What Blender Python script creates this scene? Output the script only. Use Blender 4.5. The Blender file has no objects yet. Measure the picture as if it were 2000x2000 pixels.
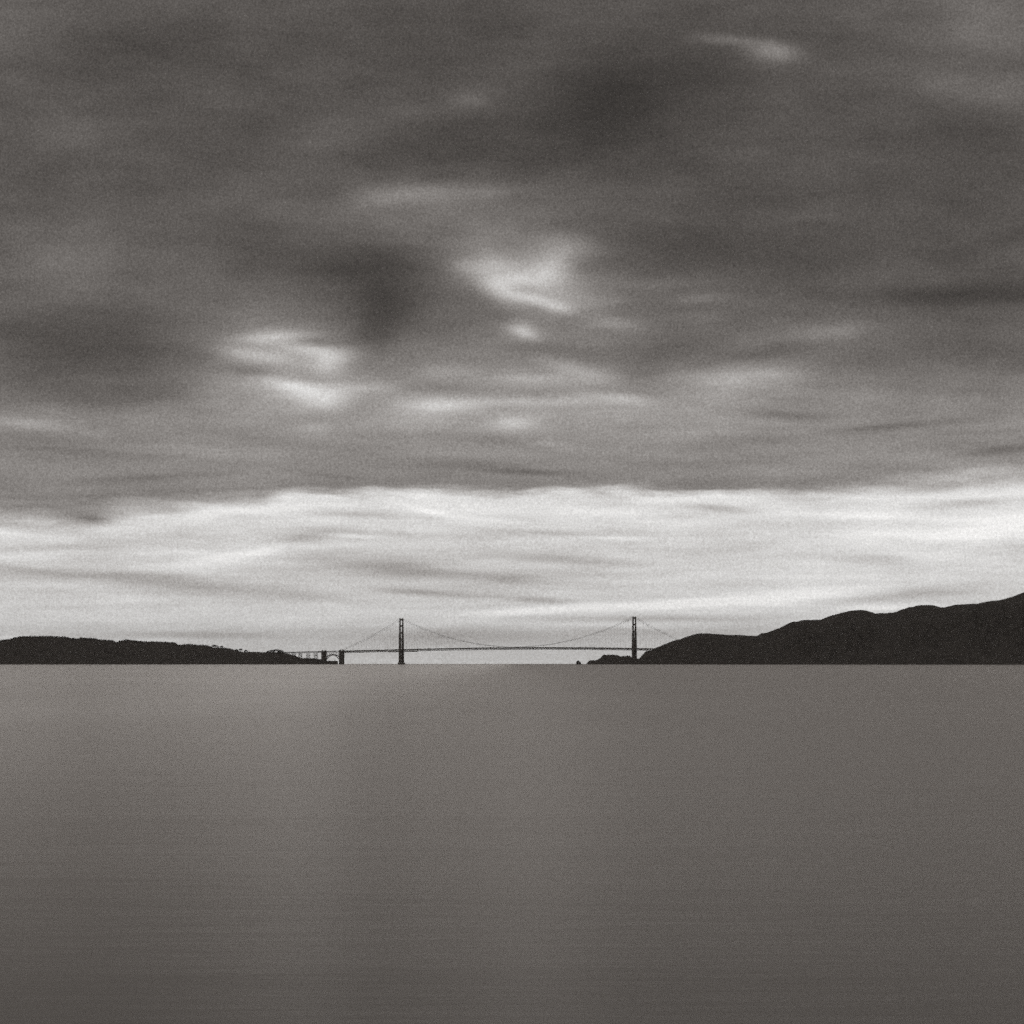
import bpy, bmesh, math, random
from mathutils import Vector, Matrix
import numpy as np

R = math.radians
SC = bpy.context.scene
COL = SC.collection
F = 6343.0                     # focal length of the photograph in its own pixels
CX, HY = 1000.0, 1296.0        # its middle column and its horizon row
CAMZ = 4.0

# ------------------------------------------------------------------ camera
cam_data = bpy.data.cameras.new('camera')
cam_data.sensor_width = 36.0
cam_data.lens = 36.0 * F / 2000.0
cam_data.shift_y = (HY - 1000.0) / 2000.0
cam_data.clip_start = 0.5
cam_data.clip_end = 300000.0
cam = bpy.data.objects.new('camera', cam_data)
COL.objects.link(cam)
cam.location = (0, 0, CAMZ)
cam.rotation_euler = (R(90), 0, 0)
SC.camera = cam

# ------------------------------------------------------------------ render / exposure
SC.render.engine = 'CYCLES'
SC.view_settings.view_transform = 'Standard'
SC.view_settings.look = 'None'
SC.view_settings.exposure = 0.0
SC.view_settings.gamma = 1.0
SC.view_settings.use_curve_mapping = False
SC.cycles.use_denoising = False
SC.cycles.use_adaptive_sampling = True       # stop early: the remaining noise reads as film grain
SC.cycles.adaptive_threshold = 0.6
SC.cycles.adaptive_min_samples = 28
SC.cycles.max_bounces = 4
SC.cycles.volume_bounces = 1
SC.cycles.pixel_filter_type = 'BLACKMAN_HARRIS'
SC.cycles.filter_width = 1.6

# ------------------------------------------------------------------ sun (low in the west, behind cloud)
SUN_AZ, SUN_EL = R(10.0), R(8.0)
sun_data = bpy.data.lights.new('sun', 'SUN')
sun_data.energy = 0.05
sun_data.angle = R(60)
sun_data.color = (1.0, 0.97, 0.94)
sun = bpy.data.objects.new('sun', sun_data)
COL.objects.link(sun)
sdir = Vector((math.sin(SUN_AZ) * math.cos(SUN_EL), math.cos(SUN_AZ) * math.cos(SUN_EL), math.sin(SUN_EL)))
sun.rotation_euler = sdir.to_track_quat('Z', 'Y').to_euler()

# ------------------------------------------------------------------ sky
world = bpy.data.worlds.new('World')
SC.world = world
world.use_nodes = True
world.cycles.sampling_method = 'MANUAL'
world.cycles.sample_map_resolution = 512
NT = world.node_tree
NT.nodes.clear()


class N:
    """thin wrapper that builds shader nodes in one tree"""
    def __init__(self, nt):
        self.nt = nt

    def node(self, t, **kw):
        n = self.nt.nodes.new(t)
        for k, v in kw.items():
            setattr(n, k, v)
        return n

    def put(self, sock, val):
        if hasattr(val, 'is_linked'):
            self.nt.links.new(val, sock)
        else:
            sock.default_value = val

    def m(self, op, a, b=0.0, c=0.0, clamp=False):
        n = self.node('ShaderNodeMath', operation=op, use_clamp=clamp)
        self.put(n.inputs[0], a)
        self.put(n.inputs[1], b)
        self.put(n.inputs[2], c)
        return n.outputs[0]

    def vec(self, x, y, z=0.0):
        n = self.node('ShaderNodeCombineXYZ')
        for i, v in enumerate((x, y, z)):
            self.put(n.inputs[i], v)
        return n.outputs[0]

    def noise(self, v, scale=1.0, detail=2.0, rough=0.5, out='Fac', dist=0.0):
        n = self.node('ShaderNodeTexNoise')
        self.put(n.inputs['Vector'], v)
        n.inputs['Scale'].default_value = scale
        n.inputs['Detail'].default_value = detail
        n.inputs['Roughness'].default_value = rough
        n.inputs['Distortion'].default_value = dist
        return n.outputs[out]

    def curve(self, fac, pts):
        n = self.node('ShaderNodeFloatCurve')
        cu = n.mapping.curves[0]
        while len(cu.points) < len(pts):
            cu.points.new(0.5, 0.5)
        for p, (x, y) in zip(cu.points, pts):
            p.location = (x, y)
            p.handle_type = 'AUTO_CLAMPED'
        n.mapping.update()
        self.put(n.inputs['Value'], fac)
        return n.outputs[0]

    def rng(self, v, a, b, c, d, smooth=False):
        n = self.node('ShaderNodeMapRange')
        n.interpolation_type = 'SMOOTHSTEP' if smooth else 'LINEAR'
        n.clamp = True
        self.put(n.inputs[0], v)
        for i, q in enumerate((a, b, c, d)):
            self.put(n.inputs[i + 1], q)
        return n.outputs[0]


W = N(NT)
tc = W.node('ShaderNodeTexCoord')
DIR = tc.outputs['Generated']
sep = W.node('ShaderNodeSeparateXYZ')
NT.links.new(DIR, sep.inputs[0])
dx, dy, dz = sep.outputs
zc = W.m('MAXIMUM', dz, 0.0)
hl = W.m('SQRT', W.m('ADD', W.m('MULTIPLY', dx, dx), W.m('MULTIPLY', dy, dy)))
tanel = W.m('MINIMUM', W.m('DIVIDE', zc, W.m('MAXIMUM', hl, 0.02)), 3.0)
az = W.m('ARCTAN2', dx, dy)
# sky chart: azimuth and height above the horizon, one unit = 0.009 degrees
AX = W.m('MULTIPLY_ADD', az, F, CX)
AY = W.m('MULTIPLY_ADD', tanel, -F, HY)
# the cloud deck seen as a level sheet overhead: streaks shorten towards the horizon by themselves
inv = W.m('DIVIDE', 1.0, W.m('ADD', zc, 0.05))
QX = W.m('MULTIPLY', dx, inv)
QY = W.m('MULTIPLY', dy, inv)
Q = W.vec(QX, QY, 3.7)
# slow drift of the cloud shapes
wn = W.noise(Q, 2.2, 2.0, 0.45, 'Color')
ws = W.node('ShaderNodeSeparateXYZ')
NT.links.new(wn, ws.inputs[0])
ampy = W.m('MINIMUM', W.m('MULTIPLY_ADD', tanel, 420.0, 4.0), 70.0)
WX = W.m('MULTIPLY_ADD', W.m('SUBTRACT', ws.outputs[0], 0.5), 44.0, AX)
WY = W.m('MULTIPLY_ADD', W.m('SUBTRACT', ws.outputs[1], 0.5), W.m('MULTIPLY', ampy, 0.45), AY)

# thickness of the deck by height: the tone of its underside
t_hi = W.m('DIVIDE', W.m('ADD', WY, 700.0), 2000.0, clamp=True)
HI = [(-700, 88), (-200, 86), (0, 84), (180, 81), (320, 84), (420, 88), (520, 92), (620, 96), (700, 108), (780, 124), (850, 133), (920, 131), (965, 127), (1300, 120)]
v_hi = W.curve(t_hi, [((y + 700) / 2000.0, v / 255.0) for y, v in HI])
t_lo = W.m('DIVIDE', W.m('SUBTRACT', WY, 900.0), 400.0, clamp=True)
LO = [(900, 222), (965, 220), (1000, 217), (1050, 209), (1100, 203), (1150, 206), (1195, 216), (1225, 213), (1245, 206), (1270, 208), (1300, 214)]
v_lo = W.curve(t_lo, [((y - 900) / 400.0, v / 255.0) for y, v in LO])
# lower edge of the deck along the horizon
t_az = W.m('DIVIDE', W.m('ADD', AX, 500.0), 3000.0, clamp=True)
ED = [(-500, 1000), (-100, 1017), (150, 1019), (235, 1004), (400, 986), (560, 968), (700, 961), (1000, 959), (1400, 962), (1650, 958), (1800, 944), (2000, 932), (2500, 950)]
edge = W.m('MULTIPLY', W.curve(t_az, [((x + 500) / 3000.0, (y - 900) / 200.0) for x, y in ED]), 200.0)
edge = W.m('ADD', edge, 900.0)
soft = W.rng(W.m('ABSOLUTE', W.m('SUBTRACT', AX, 1030.0)), 380.0, 820.0, 12.0, 33.0)
# broken wisps
n2 = W.noise(W.vec(W.m('MULTIPLY', WX, 1 / 150.0), W.m('MULTIPLY', WY, 1 / 26.0), 21.0), 1.0, 3.0, 0.5, dist=0.2)
below = W.rng(W.m('MULTIPLY_ADD', W.m('SUBTRACT', n2, 0.5), 42.0, W.m('SUBTRACT', WY, edge)), W.m('MULTIPLY', soft, -1.2), soft, 0.0, 1.0, True)
V = W.m('ADD', W.m('MULTIPLY', v_hi, W.m('SUBTRACT', 1.0, below)), W.m('MULTIPLY', v_lo, below))

# cloud banks and breaks: x, y, half-length, half-depth, tilt (deg, down to the right), thickness (- dark / + thin)
BANKS = [
    # high deck
    (1210, 195, 190, 100, -18, -23), (1260, 610, 240, 60, 0, 8), (1370, 770, 300, 55, 0, 8), (860, 60, 220, 90, 0, -7), (300, 95, 190, 70, -8, -6), (0, 50, 130, 130, 0, 12),
    (1010, 150, 160, 28, -20, 9), (1130, 30, 110, 25, 8, 8), (1512, 107, 48, 18, 8, 44), (1425, 84, 70, 10, 6, 26),
    (1500, 130, 60, 30, 0, 8), (1960, 50, 220, 130, 0, 17), (1900, 186, 150, 32, 6, 15), (1900, 315, 180, 80, 0, -8),
    (915, 196, 42, 13, 4, 19), (790, 220, 75, 17, -2, 10), (155, 272, 95, 34, 4, 14), (640, 268, 95, 45, -18, 12),
    (880, 268, 130, 34, -8, -9), (480, 170, 150, 50, -6, 5), (800, 381, 92, 20, -4, 30), (967, 373, 72, 13, -4, 16), (870, 425, 220, 58, -3, 21),
    (1000, 470, 150, 45, 0, 14), (1125, 482, 62, 19, 4, 26), (1380, 490, 340, 85, 0, -13), (1250, 330, 200, 60, 0, -3),
    (1920, 470, 220, 110, 0, -8), (1890, 582, 210, 22, 0, -26), (140, 515, 130, 70, 0, 21),
    (220, 705, 230, 80, -4, -29), (250, 775, 140, 28, -4, -16), (60, 640, 150, 110, 0, -6), (480, 470, 160, 40, 0, -5),
    (745, 520, 130, 65, 5, -15), (745, 612, 68, 72, 14, -23), (732, 665, 45, 40, 20, -17), (640, 540, 120, 55, 0, -8),
    # left break
    (550, 700, 148, 66, 5, 44), (523, 664, 58, 10, -4, 42), (560, 650, 65, 9, 0, 22), (628, 669, 55, 6, 3, -20),
    (482, 697, 68, 8, 6, 40), (615, 690, 60, 9, 4, 34), (642, 712, 32, 16, 0, 46), (495, 727, 62, 7, 3, -22),
    (565, 752, 40, 7, 10, 38), (618, 772, 56, 16, 9, 48), (642, 790, 40, 9, 0, 20), (720, 760, 62, 7, 0, 22),
    (500, 750, 60, 11, 3, 14), (613, 836, 34, 9, 0, 22), (620, 742, 50, 5, 3, -14),
    # middle break
    (1025, 548, 115, 52, 10, 46), (1022, 548, 55, 20, 5, 20), (908, 527, 32, 14, 14, 28), (955, 520, 42, 20, 18, 34), (975, 570, 40, 17, 26, 60),
    (1002, 550, 42, 12, 0, 26), (1075, 540, 45, 28, -10, 50), (1088, 505, 30, 17, -30, 20), (1045, 588, 46, 8, 10, 50),
    (1096, 602, 28, 8, 10, 40), (1020, 566, 30, 5, 4, -8), (1150, 550, 85, 45, 0, 13), (1175, 588, 100, 22, 0, 10), (1023, 645, 25, 12, 12, 56),
    (1023, 645, 52, 24, 0, 14), (980, 620, 60, 12, 10, -12),
    # lower deck
    (1205, 630, 50, 14, 8, 26), (1270, 556, 90, 8, 0, 12), (1370, 582, 52, 10, -5, 20), (1385, 615, 40, 12, 0, 14),
    (1120, 722, 72, 11, 17, 28), (1045, 741, 82, 10, 3, 24), (865, 722, 62, 9, 0, 24), (860, 757, 85, 10, 0, -20),
    (845, 796, 70, 12, 0, 42), (930, 787, 120, 8, 0, 26), (1210, 779, 62, 8, 5, 32), (1110, 786, 120, 6, 0, 18),
    (1006, 828, 48, 13, 0, 52), (835, 820, 62, 8, 3, 13), (1080, 868, 62, 8, 8, 18), (1000, 760, 420, 80, 0, 22),
    (950, 860, 90, 9, 0, -12), (740, 850, 120, 10, 2, -12), (1080, 690, 120, 20, 0, -10), (1640, 650, 70, 18, -5, 26),
    (1465, 735, 100, 18, -5, 34), (1480, 765, 150, 20, 0, 12), (1300, 680, 120, 50, -10, -14), (1250, 735, 70, 28, -30, -12),
    (1450, 700, 150, 12, -10, -14), (1910, 690, 210, 60, 0, -14), (1530, 812, 80, 9, 5, -24), (1740, 836, 140, 6, -5, -30),
    (1900, 850, 80, 6, 0, -16), (1960, 886, 80, 6, -5, -28), (1700, 870, 120, 14, -4, 10), (1030, 921, 88, 7, 3, -32),
    (900, 905, 80, 8, 0, -12), (300, 936, 120, 7, -3, -18), (130, 886, 150, 5, 3, -16), (640, 930, 60, 5, 5, -12), (420, 880, 160, 10, 2, 8),
    (60, 832, 90, 9, 5, 24), (1250, 850, 200, 14, 0, 10), (1350, 905, 150, 9, 0, -10), (1560, 925, 120, 8, -3, 10),
    # bright gap under the deck
    (110, 1009, 120, 8, 4, -26), (190, 1018, 36, 5, 7, -26), (40, 985, 80, 6, 2, 14), (420, 1004, 120, 9, -4, 16),
    (560, 973, 52, 7, -4, 14), (740, 969, 130, 7, 2, 18), (690, 1003, 92, 5, 2, -28), (855, 1001, 62, 7, 11, 26), (940, 1012, 60, 5, 6, 18),
    (430, 1093, 100, 16, -3, 36), (520, 1075, 62, 10, -12, 28), (612, 1070, 26, 5, 0, 16), (330, 1080, 80, 7, -4, 14), (590, 1050, 55, 8, -5, -30),
    (700, 1047, 62, 4, 3, 30), (640, 1034, 60, 5, 0, -16), (50, 1088, 82, 9, 0, 26), (150, 1070, 120, 5, 2, -18), (40, 1046, 70, 5, 4, 12),
    (330, 1140, 200, 12, 6, -34), (60, 1118, 110, 7, 4, -30), (560, 1160, 120, 8, 5, -20), (780, 1112, 150, 13, 5, -38),
    (1020, 1135, 100, 8, 5, -26), (810, 1156, 72, 5, 4, -36), (940, 1165, 82, 5, 3, -26), (1050, 1172, 52, 5, 3, -34),
    (1100, 1092, 110, 8, 2, -28), (1190, 1051, 72, 4, 2, 28), (1080, 1041, 82, 5, 2, -24), (950, 1097, 52, 5, -3, 16),
    (1400, 993, 55, 7, 5, -34), (1290, 980, 80, 6, 0, 12), (1690, 1090, 82, 11, 0, -22), (1950, 1032, 150, 22, -4, 30), (1720, 1013, 160, 8, 2, 22),
    (1890, 985, 92, 8, -4, -30), (1560, 975, 90, 6, 2, -14), (1870, 950, 150, 10, -6, -20), (1050, 1192, 102, 8, -3, 42), (1350, 1178, 170, 13, -4, 32),
    (1580, 1165, 160, 18, -5, 22), (1250, 1208, 180, 5, 0, -30), (1150, 1219, 170, 5, 0, 16), (1330, 1234, 200, 7, 0, -16),
    (1760, 1163, 110, 8, -5, -36), (1700, 1188, 70, 6, 0, 26), (900, 1243, 230, 12, 0, -28), (400, 1240, 130, 5, 1, -30),
    (300, 1250, 110, 4, 2, 14), (30, 1245, 42, 4, 0, 26), (1850, 1075, 270, 62, -4, 16), (1480, 1120, 300, 45, 0, 10), (760, 1100, 330, 45, 4, -8),
]
BANKS = [(x, y, sx, sy * (1.3 if y > 1000 and amp < 0 else 1.0), ang, amp) for (x, y, sx, sy, ang, amp) in BANKS]
# the two large breaks are wide and feathered
BANKS = [(x, y, sx * 1.1, sy * 1.3, ang, amp) if (480 < y < 800 and 400 < x < 1130 and amp > 18) else (x, y, sx, sy, ang, amp) for (x, y, sx, sy, ang, amp) in BANKS]
# wisps
n3 = W.noise(W.vec(W.m('MULTIPLY', WX, 1 / 150.0), W.m('MULTIPLY', WY, 1 / 58.0), 5.0), 1.0, 4.0, 0.5)
n1 = W.noise(W.vec(QX, W.m('MULTIPLY', QY, 1.1), 9.0), 2.0, 3.0, 0.45)
wis = W.m('ADD', W.m('MULTIPLY', W.m('SUBTRACT', n1, 0.5), 0.26), W.m('ADD', W.m('MULTIPLY', W.m('SUBTRACT', n2, 0.5), W.rng(tanel, 0.045, 0.09, 0.19, 0.10)), W.m('MULTIPLY', W.m('SUBTRACT', n3, 0.5), W.rng(tanel, 0.05, 0.08, 0.0, 0.30))))
WIS = W.m('ADD', W.m('MULTIPLY', wis, W.rng(tanel, 0.0, 0.035, 0.35, 1.0)), 1.0)
# fine mottle of the cloud
gn = W.noise(DIR, 1900.0, 1.0, 0.7)
GN = W.m('SUBTRACT', gn, 0.5)
# clear-sky light behind the cloud
sky = W.node('ShaderNodeTexSky', sky_type='NISHITA')
sky.sun_disc = False
sky.sun_elevation = SUN_EL
sky.sun_rotation = SUN_AZ
sky.altitude = 0
sky.air_density = 1.0
sky.dust_density = 2.0
bw = W.node('ShaderNodeRGBToBW')
NT.links.new(sky.outputs[0], bw.inputs[0])
NGAIN = W.rng(bw.outputs[0], 0.0, 10.0, 0.92, 1.06)
def bank_field(xs, ys):
    """summed thickness of all banks on a grid of the chart (rows = height)"""
    X, Y = np.meshgrid(xs, ys)
    A = np.zeros_like(X)
    for (x, y, sx, sy, ang, amp) in BANKS:
        c, q = math.cos(R(ang)), math.sin(R(ang))
        a = ((X - x) * c + (Y - y) * q) / sx
        b = (-(X - x) * q + (Y - y) * c) / sy
        A += amp / 255.0 * np.exp(-(a * a + b * b))
    return A


def vector_curves(fac, tabs):
    """three smooth profiles of one coordinate (fac in -1..1)"""
    n = W.node('ShaderNodeVectorCurve')
    mp = n.mapping
    mp.use_clip = False
    for cu, tab in zip(mp.curves, tabs):
        m = len(tab)
        while len(cu.points) < m:
            cu.points.new(0.0, 0.0)
        for i, v in enumerate(tab):
            p = cu.points[i]
            p.location = (-1 + 2 * i / (m - 1), float(v))
            p.handle_type = 'VECTOR'
    mp.update()
    f3 = W.node('ShaderNodeCombineXYZ')
    for i in range(3):
        NT.links.new(fac, f3.inputs[i])
    NT.links.new(f3.outputs[0], n.inputs['Vector'])
    return n.outputs[0]


def chart(x0, x1, y0, y1, groups, res):
    """the banks of one zone as a sum of products of an azimuth and a height profile"""
    xs, ys = np.linspace(x0, x1, res), np.linspace(y0, y1, res)
    A = bank_field(xs, ys)
    fade = np.clip((xs - x0) / 150.0, 0, 1) * np.clip((x1 - xs) / 150.0, 0, 1)
    A = A * fade[None, :]
    U, S, VT = np.linalg.svd(A, full_matrices=False)
    fx = W.rng(WX, x0, x1, -1.0, 1.0)
    fy = W.rng(WY, y0, y1, -1.0, 1.0)
    acc = None
    for g in range(groups):
        tu, tv, gain = [], [], []
        for k in range(3 * g, 3 * g + 3):
            mu, mv = np.abs(U[:, k]).max(), np.abs(VT[k]).max()
            w = math.sqrt(S[k] * mu * mv)
            tu.append(np.clip(U[:, k] / mu * w, -1, 1) if w <= 1 else U[:, k] / mu)
            tv.append(VT[k] / mv * (w if w <= 1 else 1.0))
            gain.append(1.0 if w <= 1 else w * w)
        cu, cv = vector_curves(fy, tu), vector_curves(fx, tv)
        if max(gain) > 1:
            sc = W.node('ShaderNodeVectorMath', operation='MULTIPLY')
            NT.links.new(cu, sc.inputs[0])
            sc.inputs[1].default_value = gain
            cu = sc.outputs[0]
        d = W.node('ShaderNodeVectorMath', operation='DOT_PRODUCT')
        NT.links.new(cu, d.inputs[0])
        NT.links.new(cv, d.inputs[1])
        acc = d.outputs['Value'] if acc is None else W.m('ADD', acc, d.outputs['Value'])
    return acc


def sky_leaf(acc):
    v = W.m('MULTIPLY', V if acc is None else W.m('ADD', V, acc), WIS)
    v = W.m('MINIMUM', W.m('MAXIMUM', v, 0.2), 0.955)
    v = W.m('MULTIPLY', v, W.m('MULTIPLY_ADD', GN, W.rng(v, 0.3, 0.9, 0.62, 0.28), 1.0))
    lum = W.m('MULTIPLY', W.m('POWER', v, 2.2), NGAIN)
    # monochrome print tone: warm in the shades, neutral in the lights
    tone = W.node('ShaderNodeMix', data_type='RGBA')
    NT.links.new(W.rng(v, 0.3, 0.85, 0.0, 1.0), tone.inputs['Factor'])
    tone.inputs['A'].default_value = (1.085, 0.985, 0.915, 1)
    tone.inputs['B'].default_value = (1.01, 1.0, 0.985, 1)
    bg = W.node('ShaderNodeBackground')
    NT.links.new(tone.outputs['Result'], bg.inputs['Color'])
    NT.links.new(lum, bg.inputs['Strength'])
    return bg.outputs[0]


def mix_bg(f, A, B):
    mx = W.node('ShaderNodeMixShader')
    NT.links.new(f, mx.inputs[0])
    NT.links.new(A, mx.inputs[1])
    NT.links.new(B, mx.inputs[2])
    return mx.outputs[0]


CX0, CX1, CY0, CYM, CY1 = -500.0, 2500.0, -320.0, 900.0, 1310.0
inwin = W.m('MULTIPLY', W.m('MULTIPLY', W.m('GREATER_THAN', WX, CX0), W.m('LESS_THAN', WX, CX1)), W.m('GREATER_THAN', WY, CY0))
zones = mix_bg(W.m('GREATER_THAN', WY, CYM), sky_leaf(chart(CX0, CX1, CY0, CYM, 13, 220)), sky_leaf(chart(CX0, CX1, CYM, CY1, 13, 220)))
surf = mix_bg(inwin, sky_leaf(None), zones)
wo = W.node('ShaderNodeOutputWorld')
NT.links.new(surf, wo.inputs['Surface'])

# ------------------------------------------------------------------ materials
def material(name, build):
    mt = bpy.data.materials.new(name)
    mt.use_nodes = True
    nt = mt.node_tree
    nt.nodes.clear()
    n = N(nt)
    out = n.node('ShaderNodeOutputMaterial')
    build(n, nt, out)
    return mt


def mottled(name, c0, c1, scale, rough=0.9, bump=0.0, detail=4.0, spec=0.2):
    def b(n, nt, out):
        t = n.node('ShaderNodeTexCoord')
        f = n.noise(t.outputs['Object'], scale, detail, 0.6)
        mx = n.node('ShaderNodeMix', data_type='RGBA')
        nt.links.new(n.rng(f, 0.3, 0.7, 0.0, 1.0), mx.inputs['Factor'])
        mx.inputs['A'].default_value = (*c0, 1)
        mx.inputs['B'].default_value = (*c1, 1)
        p = n.node('ShaderNodeBsdfPrincipled')
        nt.links.new(mx.outputs['Result'], p.inputs['Base Color'])
        p.inputs['Roughness'].default_value = rough
        p.inputs['Specular IOR Level'].default_value = spec
        if bump:
            bp = n.node('ShaderNodeBump')
            bp.inputs['Strength'].default_value = 1.0
            bp.inputs['Distance'].default_value = bump
            nt.links.new(f, bp.inputs['Height'])
            nt.links.new(bp.outputs[0], p.inputs['Normal'])
        nt.links.new(p.outputs[0], out.inputs['Surface'])
    return material(name, b)


def grey(v, warm=0.06):
    return (v * (1 + warm), v, v * (1 - warm))


M_HILL = mottled('dry_scrub_slope', grey(0.09, .08), grey(0.19, .08), 0.035, bump=2.0)
M_LEAF = mottled('dark_foliage', grey(0.07, .07), grey(0.13, .07), 0.15)
M_BARK = mottled('bark', grey(0.07), grey(0.12), 0.8)
M_ROCK = mottled('wet_rock', grey(0.06), grey(0.12), 0.12, bump=1.0)
M_PAINT = mottled('bridge_paint', grey(0.25, .08), grey(0.31, .08), 0.15, rough=0.6, spec=0.4)
M_CONC = mottled('weathered_concrete', grey(0.22), grey(0.32), 0.1)
M_BRICK = mottled('old_brick', grey(0.16, .08), grey(0.24, .08), 0.3)
M_ROAD = mottled('asphalt', grey(0.05), grey(0.07), 0.2)
M_SAIL = mottled('sailcloth', grey(0.5), grey(0.6), 0.5)
M_HULL = mottled('hull_paint', grey(0.15), grey(0.2), 0.5)


WATER_SHEEN = (0.785, 0.752, 0.724)     # silty, toned surface sheen


def b_water(n, nt, out):
    t = n.node('ShaderNodeTexCoord')
    v = t.outputs['Object']
    mp = n.node('ShaderNodeMapping')
    nt.links.new(v, mp.inputs[0])
    mp.inputs['Scale'].default_value = (0.06, 0.11, 1)
    swell = n.noise(mp.outputs[0], 1.0, 3.0, 0.5)
    mp2 = n.node('ShaderNodeMapping')
    nt.links.new(v, mp2.inputs[0])
    mp2.inputs['Scale'].default_value = (0.25, 0.9, 1)
    rip = n.noise(mp2.outputs[0], 1.0, 3.0, 0.6)
    b1 = n.node('ShaderNodeBump')
    b1.inputs['Strength'].default_value = 1.0
    b1.inputs['Distance'].default_value = 0.04
    nt.links.new(swell, b1.inputs['Height'])
    b2 = n.node('ShaderNodeBump')
    b2.inputs['Strength'].default_value = 1.0
    b2.inputs['Distance'].default_value = 0.009
    nt.links.new(rip, b2.inputs['Height'])
    nt.links.new(b1.outputs[0], b2.inputs['Normal'])
    body = n.node('ShaderNodeBsdfDiffuse')
    body.inputs['Color'].default_value = (*grey(0.03, .08), 1)
    p = n.node('ShaderNodeBsdfGlossy')
    p.inputs['Color'].default_value = (*WATER_SHEEN, 1)
    fr = n.node('ShaderNodeFresnel')
    fr.inputs['IOR'].default_value = 1.333
    # calm water to the left, wind-ruffled water to the right, with loose cat's-paws
    sp = n.node('ShaderNodeSeparateXYZ')
    nt.links.new(v, sp.inputs[0])
    mp3 = n.node('ShaderNodeMapping')
    nt.links.new(v, mp3.inputs[0])
    mp3.inputs['Scale'].default_value = (0.02, 0.006, 1)
    paws = n.noise(mp3.outputs[0], 1.0, 3.0, 0.5)
    wind = n.m('ADD', n.m('MULTIPLY', n.m('TANH', n.m('MULTIPLY', n.m('ADD', sp.outputs[0], 6.0), 1 / 22.0)), 0.5), n.m('MULTIPLY', n.m('SUBTRACT', paws, 0.5), 0.4))
    n.put(p.inputs['Roughness'], n.m('MULTIPLY_ADD', wind, 0.125, 0.222))
    nt.links.new(b2.outputs[0], p.inputs['Normal'])
    mx = n.node('ShaderNodeMixShader')
    nt.links.new(fr.outputs[0], mx.inputs[0])
    nt.links.new(body.outputs[0], mx.inputs[1])
    nt.links.new(p.outputs[0], mx.inputs[2])
    nt.links.new(mx.outputs[0], out.inputs['Surface'])


M_WATER = material('bay_water', b_water)

# ------------------------------------------------------------------ helpers
def mesh_obj(name, verts, faces, mat, parent=None, smooth=False, loc=None):
    me = bpy.data.meshes.new(name)
    me.from_pydata([tuple(v) for v in verts], [], faces)
    me.update()
    if smooth:
        me.shade_smooth()
    me.materials.append(mat)
    o = bpy.data.objects.new(name, me)
    COL.objects.link(o)
    if parent is not None:
        o.parent = parent
    if loc is not None:
        o.location = loc
    return o


def tag(o, label=None, cat=None, group=None, kind=None):
    if label: o['label'] = label
    if cat: o['category'] = cat
    if group: o['group'] = group
    if kind: o['kind'] = kind
    return o


def empty(name, loc, rz=0.0):
    o = bpy.data.objects.new(name, None)
    COL.objects.link(o)
    o.location = loc
    o.rotation_euler = (0, 0, rz)
    o.empty_display_size = 10
    return o


class MB:
    """collects simple shapes into one mesh"""
    def __init__(self):
        self.v, self.f = [], []

    def add(self, vs, fs):
        b = len(self.v)
        self.v += [tuple(q) for q in vs]
        self.f += [tuple(b + i for i in q) for q in fs]

    BOXF = [(0, 3, 2, 1), (4, 5, 6, 7), (0, 1, 5, 4), (1, 2, 6, 5), (2, 3, 7, 6), (3, 0, 4, 7)]

    def frustum(self, c, a0, b0, z0, a1, b1, z1):
        x, y = c
        vs = [(x - a0/2, y - b0/2, z0), (x + a0/2, y - b0/2, z0), (x + a0/2, y + b0/2, z0), (x - a0/2, y + b0/2, z0),
              (x - a1/2, y - b1/2, z1), (x + a1/2, y - b1/2, z1), (x + a1/2, y + b1/2, z1), (x - a1/2, y + b1/2, z1)]
        self.add(vs, self.BOXF)

    def box(self, c, a, b, z0, z1):
        self.frustum(c, a, b, z0, a, b, z1)

    def bar(self, p, q, w, h=None):
        """square bar from p to q"""
        h = h or w
        p, q = Vector(p), Vector(q)
        d = (q - p).normalized()
        up = Vector((0, 0, 1)) if abs(d.z) < 0.95 else Vector((0, 1, 0))
        s = d.cross(up).normalized()
        u = s.cross(d)
        vs = []
        for c in (p, q):
            for (i, j) in ((-1, -1), (1, -1), (1, 1), (-1, 1)):
                vs.append(c + s * (i * w / 2) + u * (j * h / 2))
        self.add(vs, self.BOXF)

    def tube(self, pts, r, k=8):
        pts = [Vector(p) for p in pts]
        b = len(self.v)
        for i, p in enumerate(pts):
            d = (pts[min(i + 1, len(pts) - 1)] - pts[max(i - 1, 0)]).normalized()
            up = Vector((0, 1, 0)) if abs(d.y) < 0.9 else Vector((0, 0, 1))
            s = d.cross(up).normalized()
            u = s.cross(d)
            rr = r[i] if isinstance(r, (list, tuple)) else r
            for j in range(k):
                a = 2 * math.pi * j / k
                self.v.append(tuple(p + (s * math.cos(a) + u * math.sin(a)) * rr))
        for i in range(len(pts) - 1):
            for j in range(k):
                self.f.append((b + i*k + j, b + i*k + (j+1) % k, b + (i+1)*k + (j+1) % k, b + (i+1)*k + j))
        self.f.append(tuple(b + j for j in range(k))[::-1])
        self.f.append(tuple(b + (len(pts)-1)*k + j for j in range(k)))

    def build(self, name, mat, parent=None, smooth=False):
        return mesh_obj(name, self.v, self.f, mat, parent, smooth)


def at(px, py, d):
    """point of the place at depth d seen in that direction"""
    return Vector(((px - CX) / F * d, d, CAMZ + (HY - py) / F * d))


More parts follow.
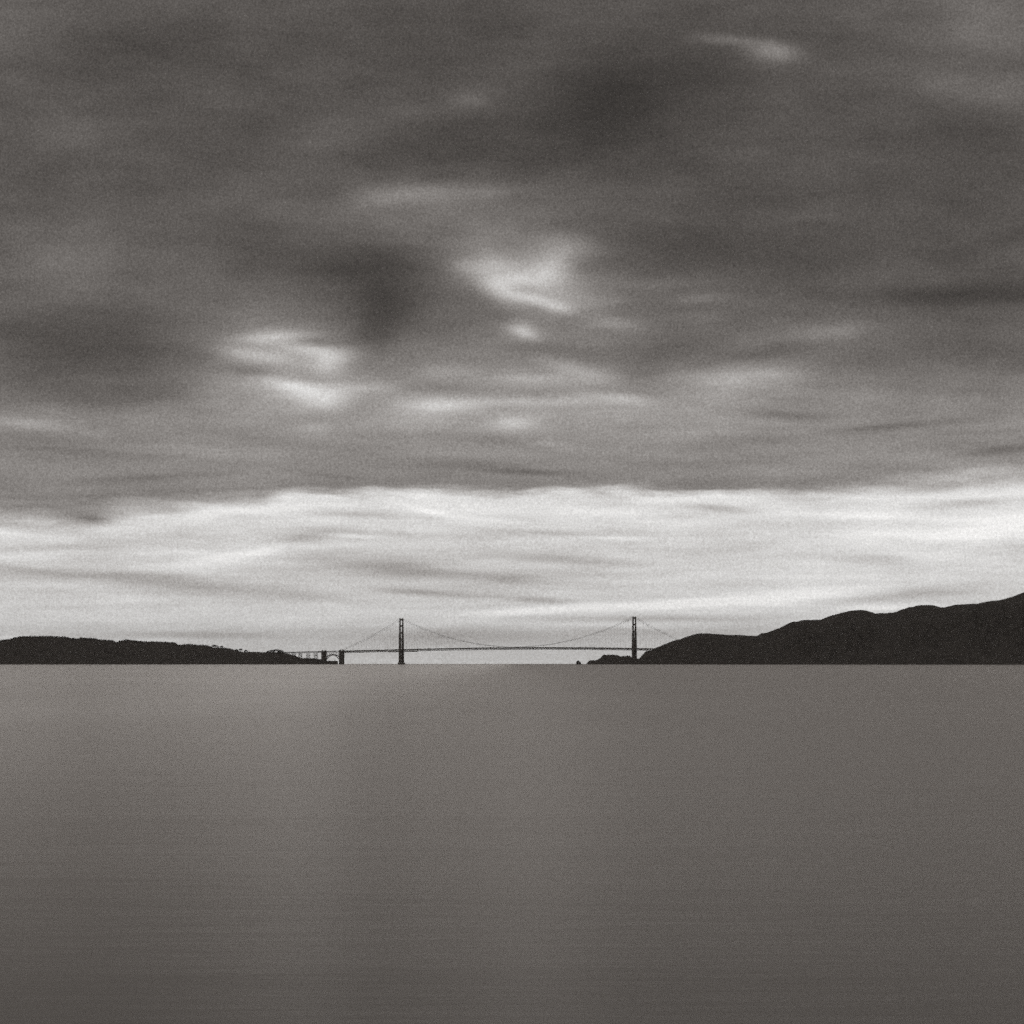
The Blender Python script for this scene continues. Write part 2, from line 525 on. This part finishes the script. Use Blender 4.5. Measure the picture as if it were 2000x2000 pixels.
# ------------------------------------------------------------------ water
def build_water():
    vs, fs = [(0, 0, 0)], []
    K = 96
    rad = [3 * 1.35 ** i for i in range(0, 33)]
    rad = [r for r in rad if r < 40000] + [40000]
    for r in rad:
        for j in range(K):
            a = 2 * math.pi * j / K
            vs.append((r * math.cos(a), r * math.sin(a), 0))
    for j in range(K):
        fs.append((0, 1 + j, 1 + (j + 1) % K))
    for i in range(len(rad) - 1):
        for j in range(K):
            a, b = 1 + i * K, 1 + (i + 1) * K
            fs.append((a + j, b + j, b + (j + 1) % K, a + (j + 1) % K))
    o = mesh_obj('water', vs, fs, M_WATER)
    tag(o, 'smooth grey bay water reaching to the horizon', kind='structure')


build_water()

# ------------------------------------------------------------------ hills
rnd = random.Random(7)
from mathutils import noise as mnoise


def fbm(x, y, s, o=4):
    return mnoise.fractal(Vector((x * s, y * s, 3.3)), 0.9, 2.1, o, noise_basis='PERLIN_ORIGINAL')


HEIGHT = {}


def build_hill(name, sky_pts, depth, front, back, label, jag=0.8, step=1.5, spur=0.25, lower=None, seed=0.0):
    """ridge whose crest runs along a known skyline; slopes fall to the water before and behind, cut by gullies.
       depth(px) gives the distance of the crest, front/back the width of the slopes in metres"""
    xs = np.array([p[0] for p in sky_pts], float)
    ys = np.array([p[1] for p in sky_pts], float)
    cols = np.arange(xs[0], xs[-1] + 0.01, step)
    rows = [-1.0, -.9, -.8, -.7, -.6, -.5, -.4, -.3, -.22, -.15, -.09, -.04, 0.0, .04, .1, .2, .35, .55, .8, 1.0]
    vs = []
    for cpx in cols:
        py = float(np.interp(cpx, xs, ys))
        d0 = depth(cpx)
        crest = CAMZ + (HY - py) / F * d0
        crest += jag * (fbm(cpx * 1.0, seed, 0.35, 3)) * 2.2
        if lower:
            crest -= lower(cpx)
        crest = max(crest, -3)
        xw0 = (cpx - CX) / F
        for t in rows:
            yy = d0 + (front(cpx) * t if t < 0 else back * t)
            xx = xw0 * d0 + (yy - d0) * xw0
            a = abs(t)
            prof = (1 - a ** 1.15) if t < 0 else (1 - a ** 1.3)
            g = fbm(xx + seed * 100, yy, 0.0035, 5) + 0.5 * fbm(xx, yy + seed * 50, 0.013, 4)
            z = crest * prof + g * spur * crest * math.sin(math.pi * min(a, 1.0)) * 0.9
            if t < 0:
                z = min(z, crest * (1 - a * 0.12))
            if a >= 0.999:
                z = -4.0
            vs.append((xx, yy, z))
    n = len(rows)
    fs = []
    for i in range(len(cols) - 1):
        for j in range(n - 1):
            fs.append((i*n + j, (i+1)*n + j, (i+1)*n + j + 1, i*n + j + 1))
    o = mesh_obj(name, vs, fs, M_HILL, smooth=True)
    tag(o, label, kind='structure')
    return o


SK_LEFT = [(-260, 1262), (-200, 1255), (-120, 1256), (-60, 1251), (0, 1249.5), (8, 1248), (20, 1247), (32, 1243), (45, 1241.5), (60, 1241), (90, 1241), (110, 1242), (130, 1243),
           (150, 1246.5), (157, 1244.5), (180, 1245), (195, 1248), (205, 1248.5), (215, 1249), (222, 1250), (228, 1253), (235, 1250), (247, 1248),
           (260, 1249), (275, 1251), (285, 1252), (300, 1251.5), (325, 1252.5), (340, 1253.5), (344, 1254), (345.5, 1259), (352, 1258.5), (360, 1257),
           (372, 1257), (385, 1258.5), (400, 1258.5), (410, 1261), (415, 1264), (425, 1264.5), (432, 1264.5), (440, 1265), (450, 1266), (458, 1269),
           (465, 1270.5), (475, 1273), (485, 1272.5), (500, 1272.5), (510, 1273.5), (530, 1273), (552, 1274), (558, 1275.5), (568, 1278), (575, 1280),
           (585, 1284.5), (590, 1285.5), (598, 1284.5), (603, 1286), (612, 1285), (618, 1286.5), (628, 1287.5), (633, 1290), (636, 1299)]


def wood_px(px):
    """how deep the wood stands on the left ridge, in metres"""
    if px < 345: return 5.0
    if px < 410: return 4.5
    if px < 560: return 1.5
    return 0.5


build_hill('hill', SK_LEFT, lambda p: 16290 - max(0, (p - 480)) * 0.15, lambda p: 520 if p < 500 else max(120, 520 - (p - 500) * 3.2), 700,
           'dark wooded ridge sloping down to the bridge at the left', jag=0.35, lower=wood_px, seed=1.0)

SK_NEAR = [(1240, 1299), (1246, 1289), (1249, 1285.5), (1253, 1281), (1258, 1275), (1262, 1271.5), (1268, 1271), (1272, 1270.5), (1277, 1267), (1281, 1265), (1288, 1262.5), (1300, 1257.5), (1306, 1255),
           (1318, 1250.5), (1328, 1248.5), (1338, 1244.5), (1350, 1241), (1360, 1238), (1370, 1237), (1385, 1237), (1400, 1238.5), (1412, 1239.5),
           (1425, 1240.3), (1442, 1240), (1460, 1241.5), (1480, 1242), (1500, 1243), (1540, 1247), (1600, 1255), (1700, 1270), (1780, 1290), (1800, 1299)]
build_hill('hill', SK_NEAR, lambda p: 14900 - (p - 1240) * 0.6, lambda p: min(600, 60 + (p - 1240) * 2.5), 380,
           'low dark headland where the bridge meets the right shore', jag=0.3, seed=5.0)

SK_FAR = [(1380, 1299), (1400, 1285), (1430, 1264), (1455, 1250), (1470, 1245), (1480, 1241.5), (1484, 1238.5), (1488, 1237), (1497, 1236), (1510, 1231), (1522, 1227), (1532, 1222), (1543, 1216), (1550, 1214.5),
          (1558, 1214), (1568, 1211), (1590, 1210.5), (1604, 1210), (1612, 1206.5), (1625, 1202), (1640, 1198), (1657, 1193.5), (1667, 1192.3), (1681, 1191.2), (1692, 1192.5),
          (1702, 1195.5), (1712, 1199.3), (1722, 1200.5), (1738, 1200.3), (1748, 1198), (1762, 1193.5), (1778, 1187), (1790, 1183), (1800, 1181.8), (1820, 1181.8), (1830, 1184),
          (1838, 1186.5), (1846, 1186), (1856, 1183.5), (1866, 1181.3), (1890, 1180), (1908, 1179.2), (1920, 1176.5), (1932, 1174.3), (1950, 1172.5), (1962, 1170), (1976, 1166),
          (1990, 1160.5), (2000, 1157), (2030, 1148), (2080, 1136), (2150, 1128), (2230, 1130), (2320, 1150), (2400, 1190), (2480, 1240), (2540, 1299)]
build_hill('hill', SK_FAR, lambda p: 13900 - (p - 1380) * 1.1, lambda p: min(1300, 100 + (p - 1380) * 4.0), 900,
           'tall dark bare ridge rising to the right edge', jag=0.25, seed=9.0, spur=0.35)

SK_POINT = [(1143, 1299), (1147, 1294), (1150, 1290.3), (1153, 1289), (1158, 1288.8), (1163, 1289.3), (1167, 1288), (1171, 1285.5), (1176, 1281.5), (1180, 1278.7), (1183, 1278.8), (1186, 1280),
            (1190, 1279.3), (1195, 1278.8), (1199, 1279.2), (1203, 1278.7), (1208, 1280.3), (1212, 1282), (1217, 1281), (1222, 1281.3), (1226, 1280.3), (1230, 1280.6), (1233, 1282.4), (1237, 1283),
            (1242, 1284), (1247, 1287), (1252, 1288), (1260, 1290), (1280, 1292), (1320, 1299)]
build_hill('headland', SK_POINT, lambda p: 15150, lambda p: 120, 90,
           'low rocky point at the foot of the right tower', jag=1.7, seed=13.0)

# ------------------------------------------------------------------ bridge
PL = Vector((-545.0, 16000.0, 0))
PR = Vector((580.0, 15400.0, 0))
AXD = (PR - PL)
SPAN = AXD.length
ANG = math.atan2(AXD.y, AXD.x)
bridge = empty('suspension_bridge', PL, ANG)
tag(bridge, 'long suspension bridge with two tall portal towers crossing the bay mouth', 'bridge')
HALF = 13.7


def deck_z(s):
    if s < 0:
        return 73.0 + s * (13.0 / 690.0)
    if s > SPAN:
        return 76.5 - (s - SPAN) * (6.0 / 343)
    u = s / SPAN
    return 73.0 + 3.5 * u + 28.0 * u * (1 - u) * 0.95


def cable_z(s):
    top = 225.0
    if s < 0:
        u = -s / 343.0
        return top + (deck_z(-343) + 3 - top) * u - 4 * 9.0 * u * (1 - u)
    if s > SPAN:
        u = (s - SPAN) / 343.0
        return top + (deck_z(SPAN + 343) + 3 - top) * u - 4 * 9.0 * u * (1 - u)
    mid = deck_z(SPAN / 2) + 3.0
    w = (s - SPAN / 2) / (SPAN / 2)
    return mid + (top - mid) * w * w


LEV = [(9, 40, 10.4, 8.4), (40, 76, 10.0, 8.0), (76, 118, 9.8, 7.8), (118, 151, 8.8, 6.8), (151, 186, 6.6, 5.4), (186, 214, 5.4, 4.6), (214, 226, 4.8, 4.2)]


def build_tower(s, fend):
    m = MB()
    m.frustum((s, 0), 17, 42, 6, 14.5, 38, 9.2)
    tw = m.build('tower', M_CONC, bridge)
    for sd in (-1, 1):
        m = MB()
        for (z0, z1, a, b) in LEV:
            m.box((s, sd * HALF), a, b, z0, z1 + 0.02)
            # fluted faces
            for k in (-1, 1):
                m.box((s + k * a * 0.28, sd * HALF), a * 0.22, b + 0.8, z0 + 0.5, z1 - 1.0)
                m.box((s, sd * HALF + k * b * 0.28), a + 0.8, b * 0.22, z0 + 0.7, z1 - 1.2)
        m.box((s, sd * HALF), 3.4, 3.2, 225.9, 227.6)
        m.build('tower_leg', M_PAINT, tw)
    for (z0, z1, th) in ((215.5, 224.5, 4.0), (185.5, 193.5, 4.6), (150.5, 160.5, 5.4), (116, 128.5, 6.4)):
        m = MB()
        m.box((s, 0), th, 2 * HALF - 3, z0, z1)
        b = next(q for q in LEV if q[0] <= z0 < q[1])[3]
        for sd in (-1, 1):          # stepped haunches of the portal corners
            for q, (w, h) in enumerate(((3.0, 2.0), (1.6, 4.0))):
                m.box((s, sd * (HALF - b / 2 - w / 2)), th - 0.6 - 0.2 * q, w, z0 - h, z0 + 0.3)
        m.build('portal_strut', M_PAINT, tw)
    for (z0, z1) in ((10, 38), (38, 64)):
        m = MB()
        for k in (-1, 1):
            for e in (-1, 1):
                m.bar((s + e * 3.4, -k * (HALF - 4), z0 + 1), (s + e * 3.4, k * (HALF - 4), z1 - 1), 2.0 - 0.05 * k)
        m.box((s, 0), 7.5, 2 * HALF - 7, z1 - 1.5, z1 + 1.5)
        m.build('cross_brace', M_PAINT, tw)
    # pier with its rounded fender
    m = MB()
    K = 32
    lev = [(-4, 1.0), (5.5, 1.0), (6.2, 0.97)]
    base = len(m.v)
    for (z, k) in lev:
        for j in range(K):
            a = 2 * math.pi * j / K
            ca, sa = math.cos(a), math.sin(a)
            m.v.append((s + math.copysign(abs(ca) ** 0.7, ca) * 15 * k * fend, math.copysign(abs(sa) ** 0.7, sa) * 33 * k * fend, z))
    for i in range(2):
        for j in range(K):
            m.f.append((i*K + j, i*K + (j+1) % K, (i+1)*K + (j+1) % K, (i+1)*K + j))
    m.f.append(tuple(2*K + j for j in range(K)))
    m.build('pier', M_CONC, bridge)


build_tower(0.0, 0.8)
build_tower(SPAN, 0.75)

S_END, N_END = -760.0, SPAN + 343.0


def stations(a, b, st):
    n = max(1, round((b - a) / st))
    return [a + (b - a) * i / n for i in range(n + 1)]


# roadway
def ribbon(name, half_w, dz0, dz1, a, b, mat, off=0.0):
    ss = stations(a, b, 15.24)
    vs, fs = [], []
    for s in ss:
        z = deck_z(s)
        for (y, dz) in ((-half_w, dz0), (half_w, dz0), (half_w, dz1), (-half_w, dz1)):
            vs.append((s, y + off, z + dz))
    for i in range(len(ss) - 1):
        for j in range(4):
            fs.append((i*4 + j, (i+1)*4 + j, (i+1)*4 + (j+1) % 4, i*4 + (j+1) % 4))
    fs.append((0, 1, 2, 3))
    e = (len(ss) - 1) * 4
    fs.append((e + 3, e + 2, e + 1, e))
    return mesh_obj(name, vs, fs, mat, bridge)


rd = ribbon('roadway', 13.4, -2.2, 0.0, S_END, N_END, M_ROAD)
for sd in (-1, 1):
    ribbon('railing', 0.15, 0.004, 1.4, S_END, N_END, M_PAINT, off=sd * 13.2)
    m = MB()
    ss = stations(-343, SPAN + 343, 7.62)
    for i in range(len(ss) - 1):
        a, b = ss[i], ss[i + 1]
        za, zb = deck_z(a), deck_z(b)
        y = sd * HALF
        m.bar((a, y, za - 1.4), (b, y, zb - 1.4), 1.0, 2.6)
        m.bar((a, y, za - 9.0), (b, y, zb - 9.0), 0.9, 1.9)
        m.bar((a, y, za - 1.5), (a, y, za - 9.0), 0.8)
        if i % 2:
            m.bar((a, y, za - 1.6), (b, y, zb - 9.0), 1.0)
        else:
            m.bar((a, y, za - 9.0), (b, y, zb - 1.6), 1.0)
    tag(m.build('stiffening_truss', M_PAINT, bridge), kind='stuff')
    # main cable
    m = MB()
    ps = stations(-343, 0, 12)[:-1] + stations(0, SPAN, 12)[:-1] + stations(SPAN, SPAN + 343, 12)
    m.tube([(s, sd * HALF, cable_z(s)) for s in ps], 0.48, 8)
    m.build('main_cable', M_PAINT, bridge, True)
    m = MB()
    for s in stations(-343 + 15, SPAN + 343 - 15, 15.24):
        if min(abs(s), abs(s - SPAN)) < 9:
            continue
        z0, z1 = deck_z(s) - 0.5, cable_z(s)
        if z1 - z0 > 1.5:
            for k in (-0.35, 0.35):
                m.bar((s + k, sd * HALF, z0), (s + k, sd * HALF, z1), 0.075)
    tag(m.build('suspender_ropes', M_PAINT, bridge), kind='stuff')
# floor beams and lateral bracing under the road
m = MB()
for i, s in enumerate(stations(-343, SPAN + 343, 15.24)):
    z = deck_z(s)
    m.box((s, 0), 0.7, 2 * HALF - 1.2, z - 4.2, z - 2.25)
    m.box((s, 0), 0.5, 2 * HALF - 1.2, z - 9.3, z - 8.7)
tag(m.build('floor_beams', M_PAINT, bridge), kind='stuff')

# hung painters' platforms either side of the left tower
for (a, b) in ((-66, -24), (22, 84)):
    m = MB()
    za = deck_z((a + b) / 2) - 12.6
    m.box(((a + b) / 2, 0), b - a, 29.5, za, za + 1.0)
    for k in range(int((b - a) / 7) + 1):
        s = a + 1 + k * 7
        for sd in (-1, 1):
            m.bar((s, sd * 14.5, za + 1.0), (s, sd * 14.5, za + 4.2), 0.5)
    for sd in (-1, 1):
        m.box(((a + b) / 2, sd * 14.6), b - a, 0.3, za + 1.0, za + 3.4)
    m.build('work_platform', M_PAINT, bridge)

# the two concrete pylons, the steel arch between them and the trestle behind
for s in (-343.0, -343.0 - 103.0):
    m = MB()
    m.box((s, 0), 12.0, 25.0, -2, deck_z(s) - 2.4)
    m.box((s, 0), 12.6, 26.0, deck_z(s) - 14, deck_z(s) - 11)
    py = m.build('pylon', M_CONC, bridge)
    for sd in (-1, 1):
        m = MB()
        z = deck_z(s)
        m.box((s, sd * 14.4), 11.0, 6.4, -2, z + 1.0)
        m.box((s, sd * 14.4), 8.6, 5.4, z + 1.0, z + 4.2)
        m.box((s, sd * 14.4), 6.0, 4.2, z + 4.2, z + 6.6)
        for k in (-1, 0, 1):
            m.box((s + k * 3.4, sd * 14.4), 1.3, 7.4, 2, z - 1.0)
        m.build('pylon_shaft', M_CONC, py)
A0, A1 = -343 - 103 + 6.2, -343 - 6.2
AM, AW = (A0 + A1) / 2, (A1 - A0) / 2


def arch_z(s, off=0.0):
    u = (s - AM) / AW
    return 51.0 - 25.0 * u * u + off


for sd in (-1, 1):
    m = MB()
    ss = stations(A0, A1, 8)
    for i in range(len(ss) - 1):
        a, b = ss[i], ss[i + 1]
        y = sd * 11.0
        m.bar((a, y, arch_z(a)), (b, y, arch_z(b)), 1.2, 1.4)
        m.bar((a, y, arch_z(a, -5)), (b, y, arch_z(b, -5)), 1.2, 1.4)
        m.bar((a, y, arch_z(a, -5)), (b, y, arch_z(b)), 0.8)
        m.bar((a, y, arch_z(a)), (b, y, arch_z(b, -5)), 0.75)
    ar = m.build('arch_rib', M_PAINT, bridge)
    for s in stations(A0 + 7, A1 - 7, 13):
        m = MB()
        m.bar((s, sd * 11.0, arch_z(s)), (s, sd * 11.0, deck_z(s) - 9), 1.0)
        m.build('spandrel_column', M_PAINT, ar)
    m = MB()
    ss = stations(S_END, -343 - 6.2, 7.6)
    for i in range(len(ss) - 1):
        a, b = ss[i], ss[i + 1]
        za, zb = deck_z(a), deck_z(b)
        y = sd * 12.0
        dp = 8.0 if a > -449 else 5.2
        m.bar((a, y, za - 1.6), (b, y, zb - 1.6), 0.9, 1.4)
        m.bar((a, y, za - dp), (b, y, zb - dp), 0.8, 1.0)
        m.bar((a, y, za - 1.6), (b, y, zb - dp), 0.6) if i % 2 else m.bar((a, y, za - dp), (b, y, zb - 1.6), 0.6)
    tag(m.build('approach_truss', M_PAINT, bridge), kind='stuff')
for s, foot in ((-494, 8), (-538, 16), (-585, 22), (-622, 30), (-660, 36)):
    m = MB()
    z = deck_z(s) - 5.6
    for sd in (-1, 1):
        for e in (-1, 1):
            m.bar((s + e * 4.0, sd * 12.6, foot), (s + e * 3.0, sd * 11.4, z), 1.3)
    for e in (-1, 1):
        nz = 3
        for k in range(nz):
            z0, z1 = foot + (z - foot) * k / nz, foot + (z - foot) * (k + 1) / nz
            m.bar((s + e * 3.6, -12, z0), (s + e * 3.6, 12, z1), 0.6)
            m.bar((s + e * 3.7, 12, z0), (s + e * 3.7, -12, z1), 0.6)
    for sd in (-1, 1):
        m.bar((s - 3.6, sd * 12, foot + 2), (s + 3.6, sd * 12, z - 2), 0.6)
        m.bar((s + 3.6, sd * 12.1, foot + 2), (s - 3.6, sd * 12.1, z - 2), 0.6)
    m.build('trestle_bent', M_PAINT, bridge)

# ------------------------------------------------------------------ fort under the arch
def build_fort():
    c = at(649.0, HY, 16085)
    f = empty('fort', (c.x, c.y, 0), ANG * 0.3)
    tag(f, 'low square brick fort on the shore beneath the bridge arch', 'fort')
    w, d, h = 48.0, 40.0, 16.5
    m = MB()
    t = 5.0
    m.box((0, d/2 - t/2), w, t, -3, h - 0.6)
    m.box((-w/2 + t/2, 0), t, d - 2*t, -3, h - 0.5)
    m.box((w/2 - t/2, 0), t, d - 2*t, -3, h - 0.5)
    m.build('wall', M_BRICK, f)
    # seaward wall with two rows of gun ports
    m = MB()
    yw = -d/2
    cols, pw = 11, 1.6
    xs = [-w/2 + w * (i + 0.5) / cols for i in range(cols)]
    zz = [(-3, 3.0), (5.2, 9.6), (11.8, h)]
    for (z0, z1) in zz:
        m.box((0, yw + t/2), w, t, z0, z1)
    for (z0, z1) in ((3.0, 5.2), (9.6, 11.8)):
        e = [-w/2] + [v for x in xs for v in (x - pw/2, x + pw/2)] + [w/2]
        for i in range(0, len(e), 2):
            m.box(((e[i] + e[i+1]) / 2, yw + t/2), e[i+1] - e[i], t, z0, z1)
    m.build('gun_port_wall', M_BRICK, f)
    m = MB()
    m.box((0, yw + 0.2), w + 1.2, 1.6, h + 0.002, h + 1.1)
    m.build('parapet', M_CONC, f)
    m = MB()
    m.tube([(w/2 - 7, -d/2 + 3, h + 0.9), (w/2 - 7, -d/2 + 3, h + 5.0)], 1.1, 8)
    m.tube([(w/2 - 7, -d/2 + 3, h + 5.0), (w/2 - 7, -d/2 + 3, h + 6.2), (w/2 - 7, -d/2 + 3, h + 7.0)], [1.5, 1.4, 0.2], 8)
    m.build('light_tower', M_CONC, f)


build_fort()

# ------------------------------------------------------------------ sea rock
def build_rock(px, d, w, h):
    c = at(px, HY, d)
    bm = bmesh.new()
    bmesh.ops.create_icosphere(bm, subdivisions=4, radius=1.0)
    for v in bm.verts:
        p = v.co.copy()
        k = 1 + 0.13 * mnoise.fractal(p * 1.7 + Vector((3, 1, 4)), 0.8, 2.0, 5, noise_basis='PERLIN_ORIGINAL')
        sh = 1.0 + 0.12 * p.z * p.x
        v.co = Vector((p.x * w / 2 * k * sh, p.y * w * 0.6 * k, p.z * h * k * 0.97))
    me = bpy.data.meshes.new('sea_rock')
    bm.to_mesh(me)
    bm.free()
    me.materials.append(M_ROCK)
    o = bpy.data.objects.new('sea_rock', me)
    COL.objects.link(o)
    o.location = (c.x, c.y, -0.5)
    tag(o, 'small rounded rock standing in the water left of the rocky point', 'rock')


build_rock(1129.5, 15100, 25.0, 18.0)

# ------------------------------------------------------------------ trees
def leaf_clump(m, c, r, n, rg, flat=0.6):
    for _ in range(n):
        while True:
            p = Vector((rg.uniform(-1, 1), rg.uniform(-1, 1), rg.uniform(-1, 1)))
            if p.length < 1: break
        p = Vector((p.x * r, p.y * r, p.z * r * flat)) + c
        s = rg.uniform(0.5, 1.2)
        a = Vector((rg.uniform(-1, 1), rg.uniform(-1, 1), rg.uniform(-.6, .6))).normalized() * s
        b = Vector((rg.uniform(-1, 1), rg.uniform(-1, 1), rg.uniform(-.6, .6))).normalized() * s
        m.add([p - a, p + b, p + a, p - b], [(0, 1, 2, 3)])


def build_tree(px, top_py, base_py, width_px, d, lean, label, seed, umbrella=True):
    rg = random.Random(seed)
    base = at(px, base_py, d)
    k = d / F
    h = (base_py - top_py) * k + 3.0
    w = width_px * k
    t = empty('cypress_tree', (base.x, base.y, base.z - 3.0))
    tag(t, label, 'tree', 'wind-shaped trees standing clear on the left ridge')
    m = MB()
    fork = Vector((lean * 0.35 * h, 0, h * 0.45))
    r0 = max(0.7, h * 0.05)
    m.tube([(0, 0, -1.5), (lean * .12 * h, 0, h * .2), fork], [r0 * 1.3, r0, r0 * .8], 7)
    tips = []
    n = 6
    for i in range(n):
        u = (i + 0.5) / n * 2 - 1
        tip = Vector((lean * 0.5 * h + u * w * 0.40, rg.uniform(-.3, .3) * w, h * (0.86 - 0.3 * abs(u) + rg.uniform(-.12, .05))))
        mid = fork.lerp(tip, 0.5) + Vector((0, 0, -0.03 * h))
        m.tube([fork, mid, tip], [r0 * .6, r0 * .4, r0 * .15], 6)
        tips.append(tip)
    m.build('trunk', M_BARK, t)
    m = MB()
    for tip in tips:
        leaf_clump(m, tip + Vector((0, 0, -0.06 * h)), w * 0.18, 110, rg, 0.9)
        for _ in range(2):
            leaf_clump(m, tip + Vector((rg.uniform(-.12, .12) * w, rg.uniform(-.15, .15) * w, rg.uniform(-.28, .05) * h)), w * 0.12, 44, rg, 0.7)
    m.build('crown', M_LEAF, t)


TREES = [
    (417.5, 1258.6, 1265, 11, 16280, 0.35, 'leaning flat-topped tree at the drop in the left ridge, highest of these trees'),
    (425.0, 1261.8, 1265, 5, 16275, 0.1, 'small low tree between two leaning trees on the left ridge'),
    (432.0, 1260.8, 1265.5, 7, 16270, 0.3, 'small leaning tree just right of the flat-topped one on the left ridge'),
    (462.0, 1267.6, 1270.5, 6, 16265, -0.1, 'stubby tree left of the bushy pair halfway down the left ridge'),
    (469.5, 1266.2, 1271.5, 8, 16265, 0.2, 'bushy tree halfway down the left ridge, taller of a pair'),
    (480.0, 1269.0, 1273.5, 8, 16260, 0.1, 'low bushy tree at the foot of the slope on the left ridge'),
    (523.0, 1270.6, 1274, 4, 16255, 0.0, 'tiny tree just left of the broad umbrella-shaped trees'),
    (531.5, 1269.2, 1274, 13, 16255, -0.1, 'left tree of the broad umbrella-shaped group near the bridge end'),
    (539.0, 1266.8, 1274, 15, 16250, 0.0, 'middle tree of the broad umbrella-shaped group, tallest of the three'),
    (547.5, 1269.4, 1274.5, 13, 16248, 0.15, 'right tree of the broad umbrella-shaped group nearest the bridge roadway'),
]
for i, a in enumerate(TREES):
    build_tree(*a, seed=100 + i)

# the wood that covers the left ridge: reads as one mass
def build_wood():
    rg = random.Random(5)
    m = MB()
    xs = np.array([p[0] for p in SK_LEFT], float)
    ys = np.array([p[1] for p in SK_LEFT], float)
    px = -255.0
    while px < 560:
        if px < 410:
            step, r = rg.uniform(1.0, 2.4), rg.uniform(3.0, 5.0)
        else:
            step, r = rg.uniform(1.0, 2.6), rg.uniform(1.8, 3.6)
        d = 16290 - max(0, (px - 480)) * 0.15 + rg.uniform(-30, 10)
        py = float(np.interp(px, xs, ys)) + (rg.random() ** 2) * 1.4 - 0.2
        p = at(px, py, d)
        p.z -= r * 0.95
        leaf_clump(m, p, r, 70, rg, 0.75)
        leaf_clump(m, p + Vector((0, 0, -r)), r * 1.2, 50, rg, 0.8)
        px += step
    # lower slope
    for _ in range(1500):
        px = rg.uniform(-250, 600)
        t = rg.uniform(0.02, 0.75)
        d0 = 16290 - max(0, (px - 480)) * 0.15
        fr = 520 if px < 500 else max(120, 520 - (px - 500) * 3.2)
        crest = CAMZ + (HY - float(np.interp(px, xs, ys))) / F * d0 - wood_px(px)
        if crest < 8: continue
        z = crest * (1 - t ** 1.15)
        r = rg.uniform(3.0, 5.5) if px < 410 else rg.uniform(2.0, 3.5)
        r = min(r, crest * 0.12)
        leaf_clump(m, Vector(((px - CX) / F * (d0 - fr * t), d0 - fr * t, z + r * 0.3)), r, 18, rg, 0.8)
    o = m.build('woodland', M_LEAF)
    tag(o, 'dark wood covering the left ridge down to the water', 'woodland', kind='stuff')


build_wood()

# low scrub on the right ridges: breaks the smooth skyline a little
def build_scrub():
    rg = random.Random(11)
    m = MB()
    for (sk, dep, n, rmax) in ((SK_NEAR, lambda p: 14900 - (p - 1240) * 0.6, 170, 1.5), (SK_FAR, lambda p: 13900 - (p - 1380) * 1.1, 420, 1.3), (SK_POINT, lambda p: 15150, 40, 1.4)):
        xs = np.array([p[0] for p in sk], float)
        ys = np.array([p[1] for p in sk], float)
        for _ in range(n):
            px = rg.uniform(xs[0] + 8, min(xs[-1] - 20, 2100))
            py = float(np.interp(px, xs, ys))
            if py > 1288: continue
            r = rg.uniform(0.6, rmax)
            p = at(px, py, dep(px) - rg.uniform(0, 6))
            leaf_clump(m, p, r, 12, rg, 0.7)
    o = m.build('scrub', M_LEAF)
    tag(o, 'low dark scrub dotted along the right ridges', 'scrub', kind='stuff')


build_scrub()

# ------------------------------------------------------------------ distant sailing boat
def build_boat():
    c = at(948.0, HY, 14200)
    b = empty('sailboat', (c.x, c.y, 0), R(20))
    b.scale = (0.65, 0.65, 0.65)
    tag(b, 'tiny distant sailing boat on the horizon between the bridge towers', 'boat')
    m = MB()
    L = 11.0
    prof = [(-L/2, 1.1), (-L/4, 1.6), (0, 1.7), (L/4, 1.2), (L/2 - .3, 0.1)]
    for (x, w) in prof:
        m.v += [(x, -w, 1.3), (x, w, 1.3), (x, w * .5, -0.4), (x, -w * .5, -0.4)]
    for i in range(4):
        for j in range(4):
            m.f.append((i*4 + j, i*4 + (j+1) % 4, (i+1)*4 + (j+1) % 4, (i+1)*4 + j))
    m.f += [(3, 2, 1, 0), (16, 17, 18, 19)]
    m.build('hull', M_HULL, b)
    m = MB()
    m.tube([(0.8, 0, 1.0), (0.8, 0, 15.0)], 0.12, 6)
    m.bar((0.8, 0, 2.6), (-4.2, 0.3, 2.6), 0.14)
    m.build('mast', M_HULL, b)
    m = MB()
    m.add([(0.7, 0.03, 2.7), (-4.0, 0.33, 2.7), (-2.2, 0.5, 8.0), (0.7, 0.03, 14.6), (0.7, -0.03, 2.7), (-4.0, 0.27, 2.7), (-2.2, 0.44, 8.0), (0.7, -0.03, 14.6)],
          [(0, 1, 2, 3), (7, 6, 5, 4), (0, 4, 5, 1), (1, 5, 6, 2), (2, 6, 7, 3)])
    m.build('sail', M_SAIL, b)


build_boat()

# ------------------------------------------------------------------ thin sea haze
def build_haze():
    m = MB()
    m.box((0, 0), 90000, 90000, -6.0, 430.0)
    mt = bpy.data.materials.new('sea_haze')
    mt.use_nodes = True
    nt = mt.node_tree
    nt.nodes.clear()
    n = N(nt)
    out = n.node('ShaderNodeOutputMaterial')
    pv = n.node('ShaderNodeVolumePrincipled')
    pv.inputs['Color'].default_value = (0.95, 0.92, 0.9, 1)
    pv.inputs['Density'].default_value = 1.05e-5
    pv.inputs['Anisotropy'].default_value = 0.4
    nt.links.new(pv.outputs[0], out.inputs['Volume'])
    o = m.build('haze', mt)
    tag(o, 'thin pale sea haze over the bay', kind='stuff')


build_haze()
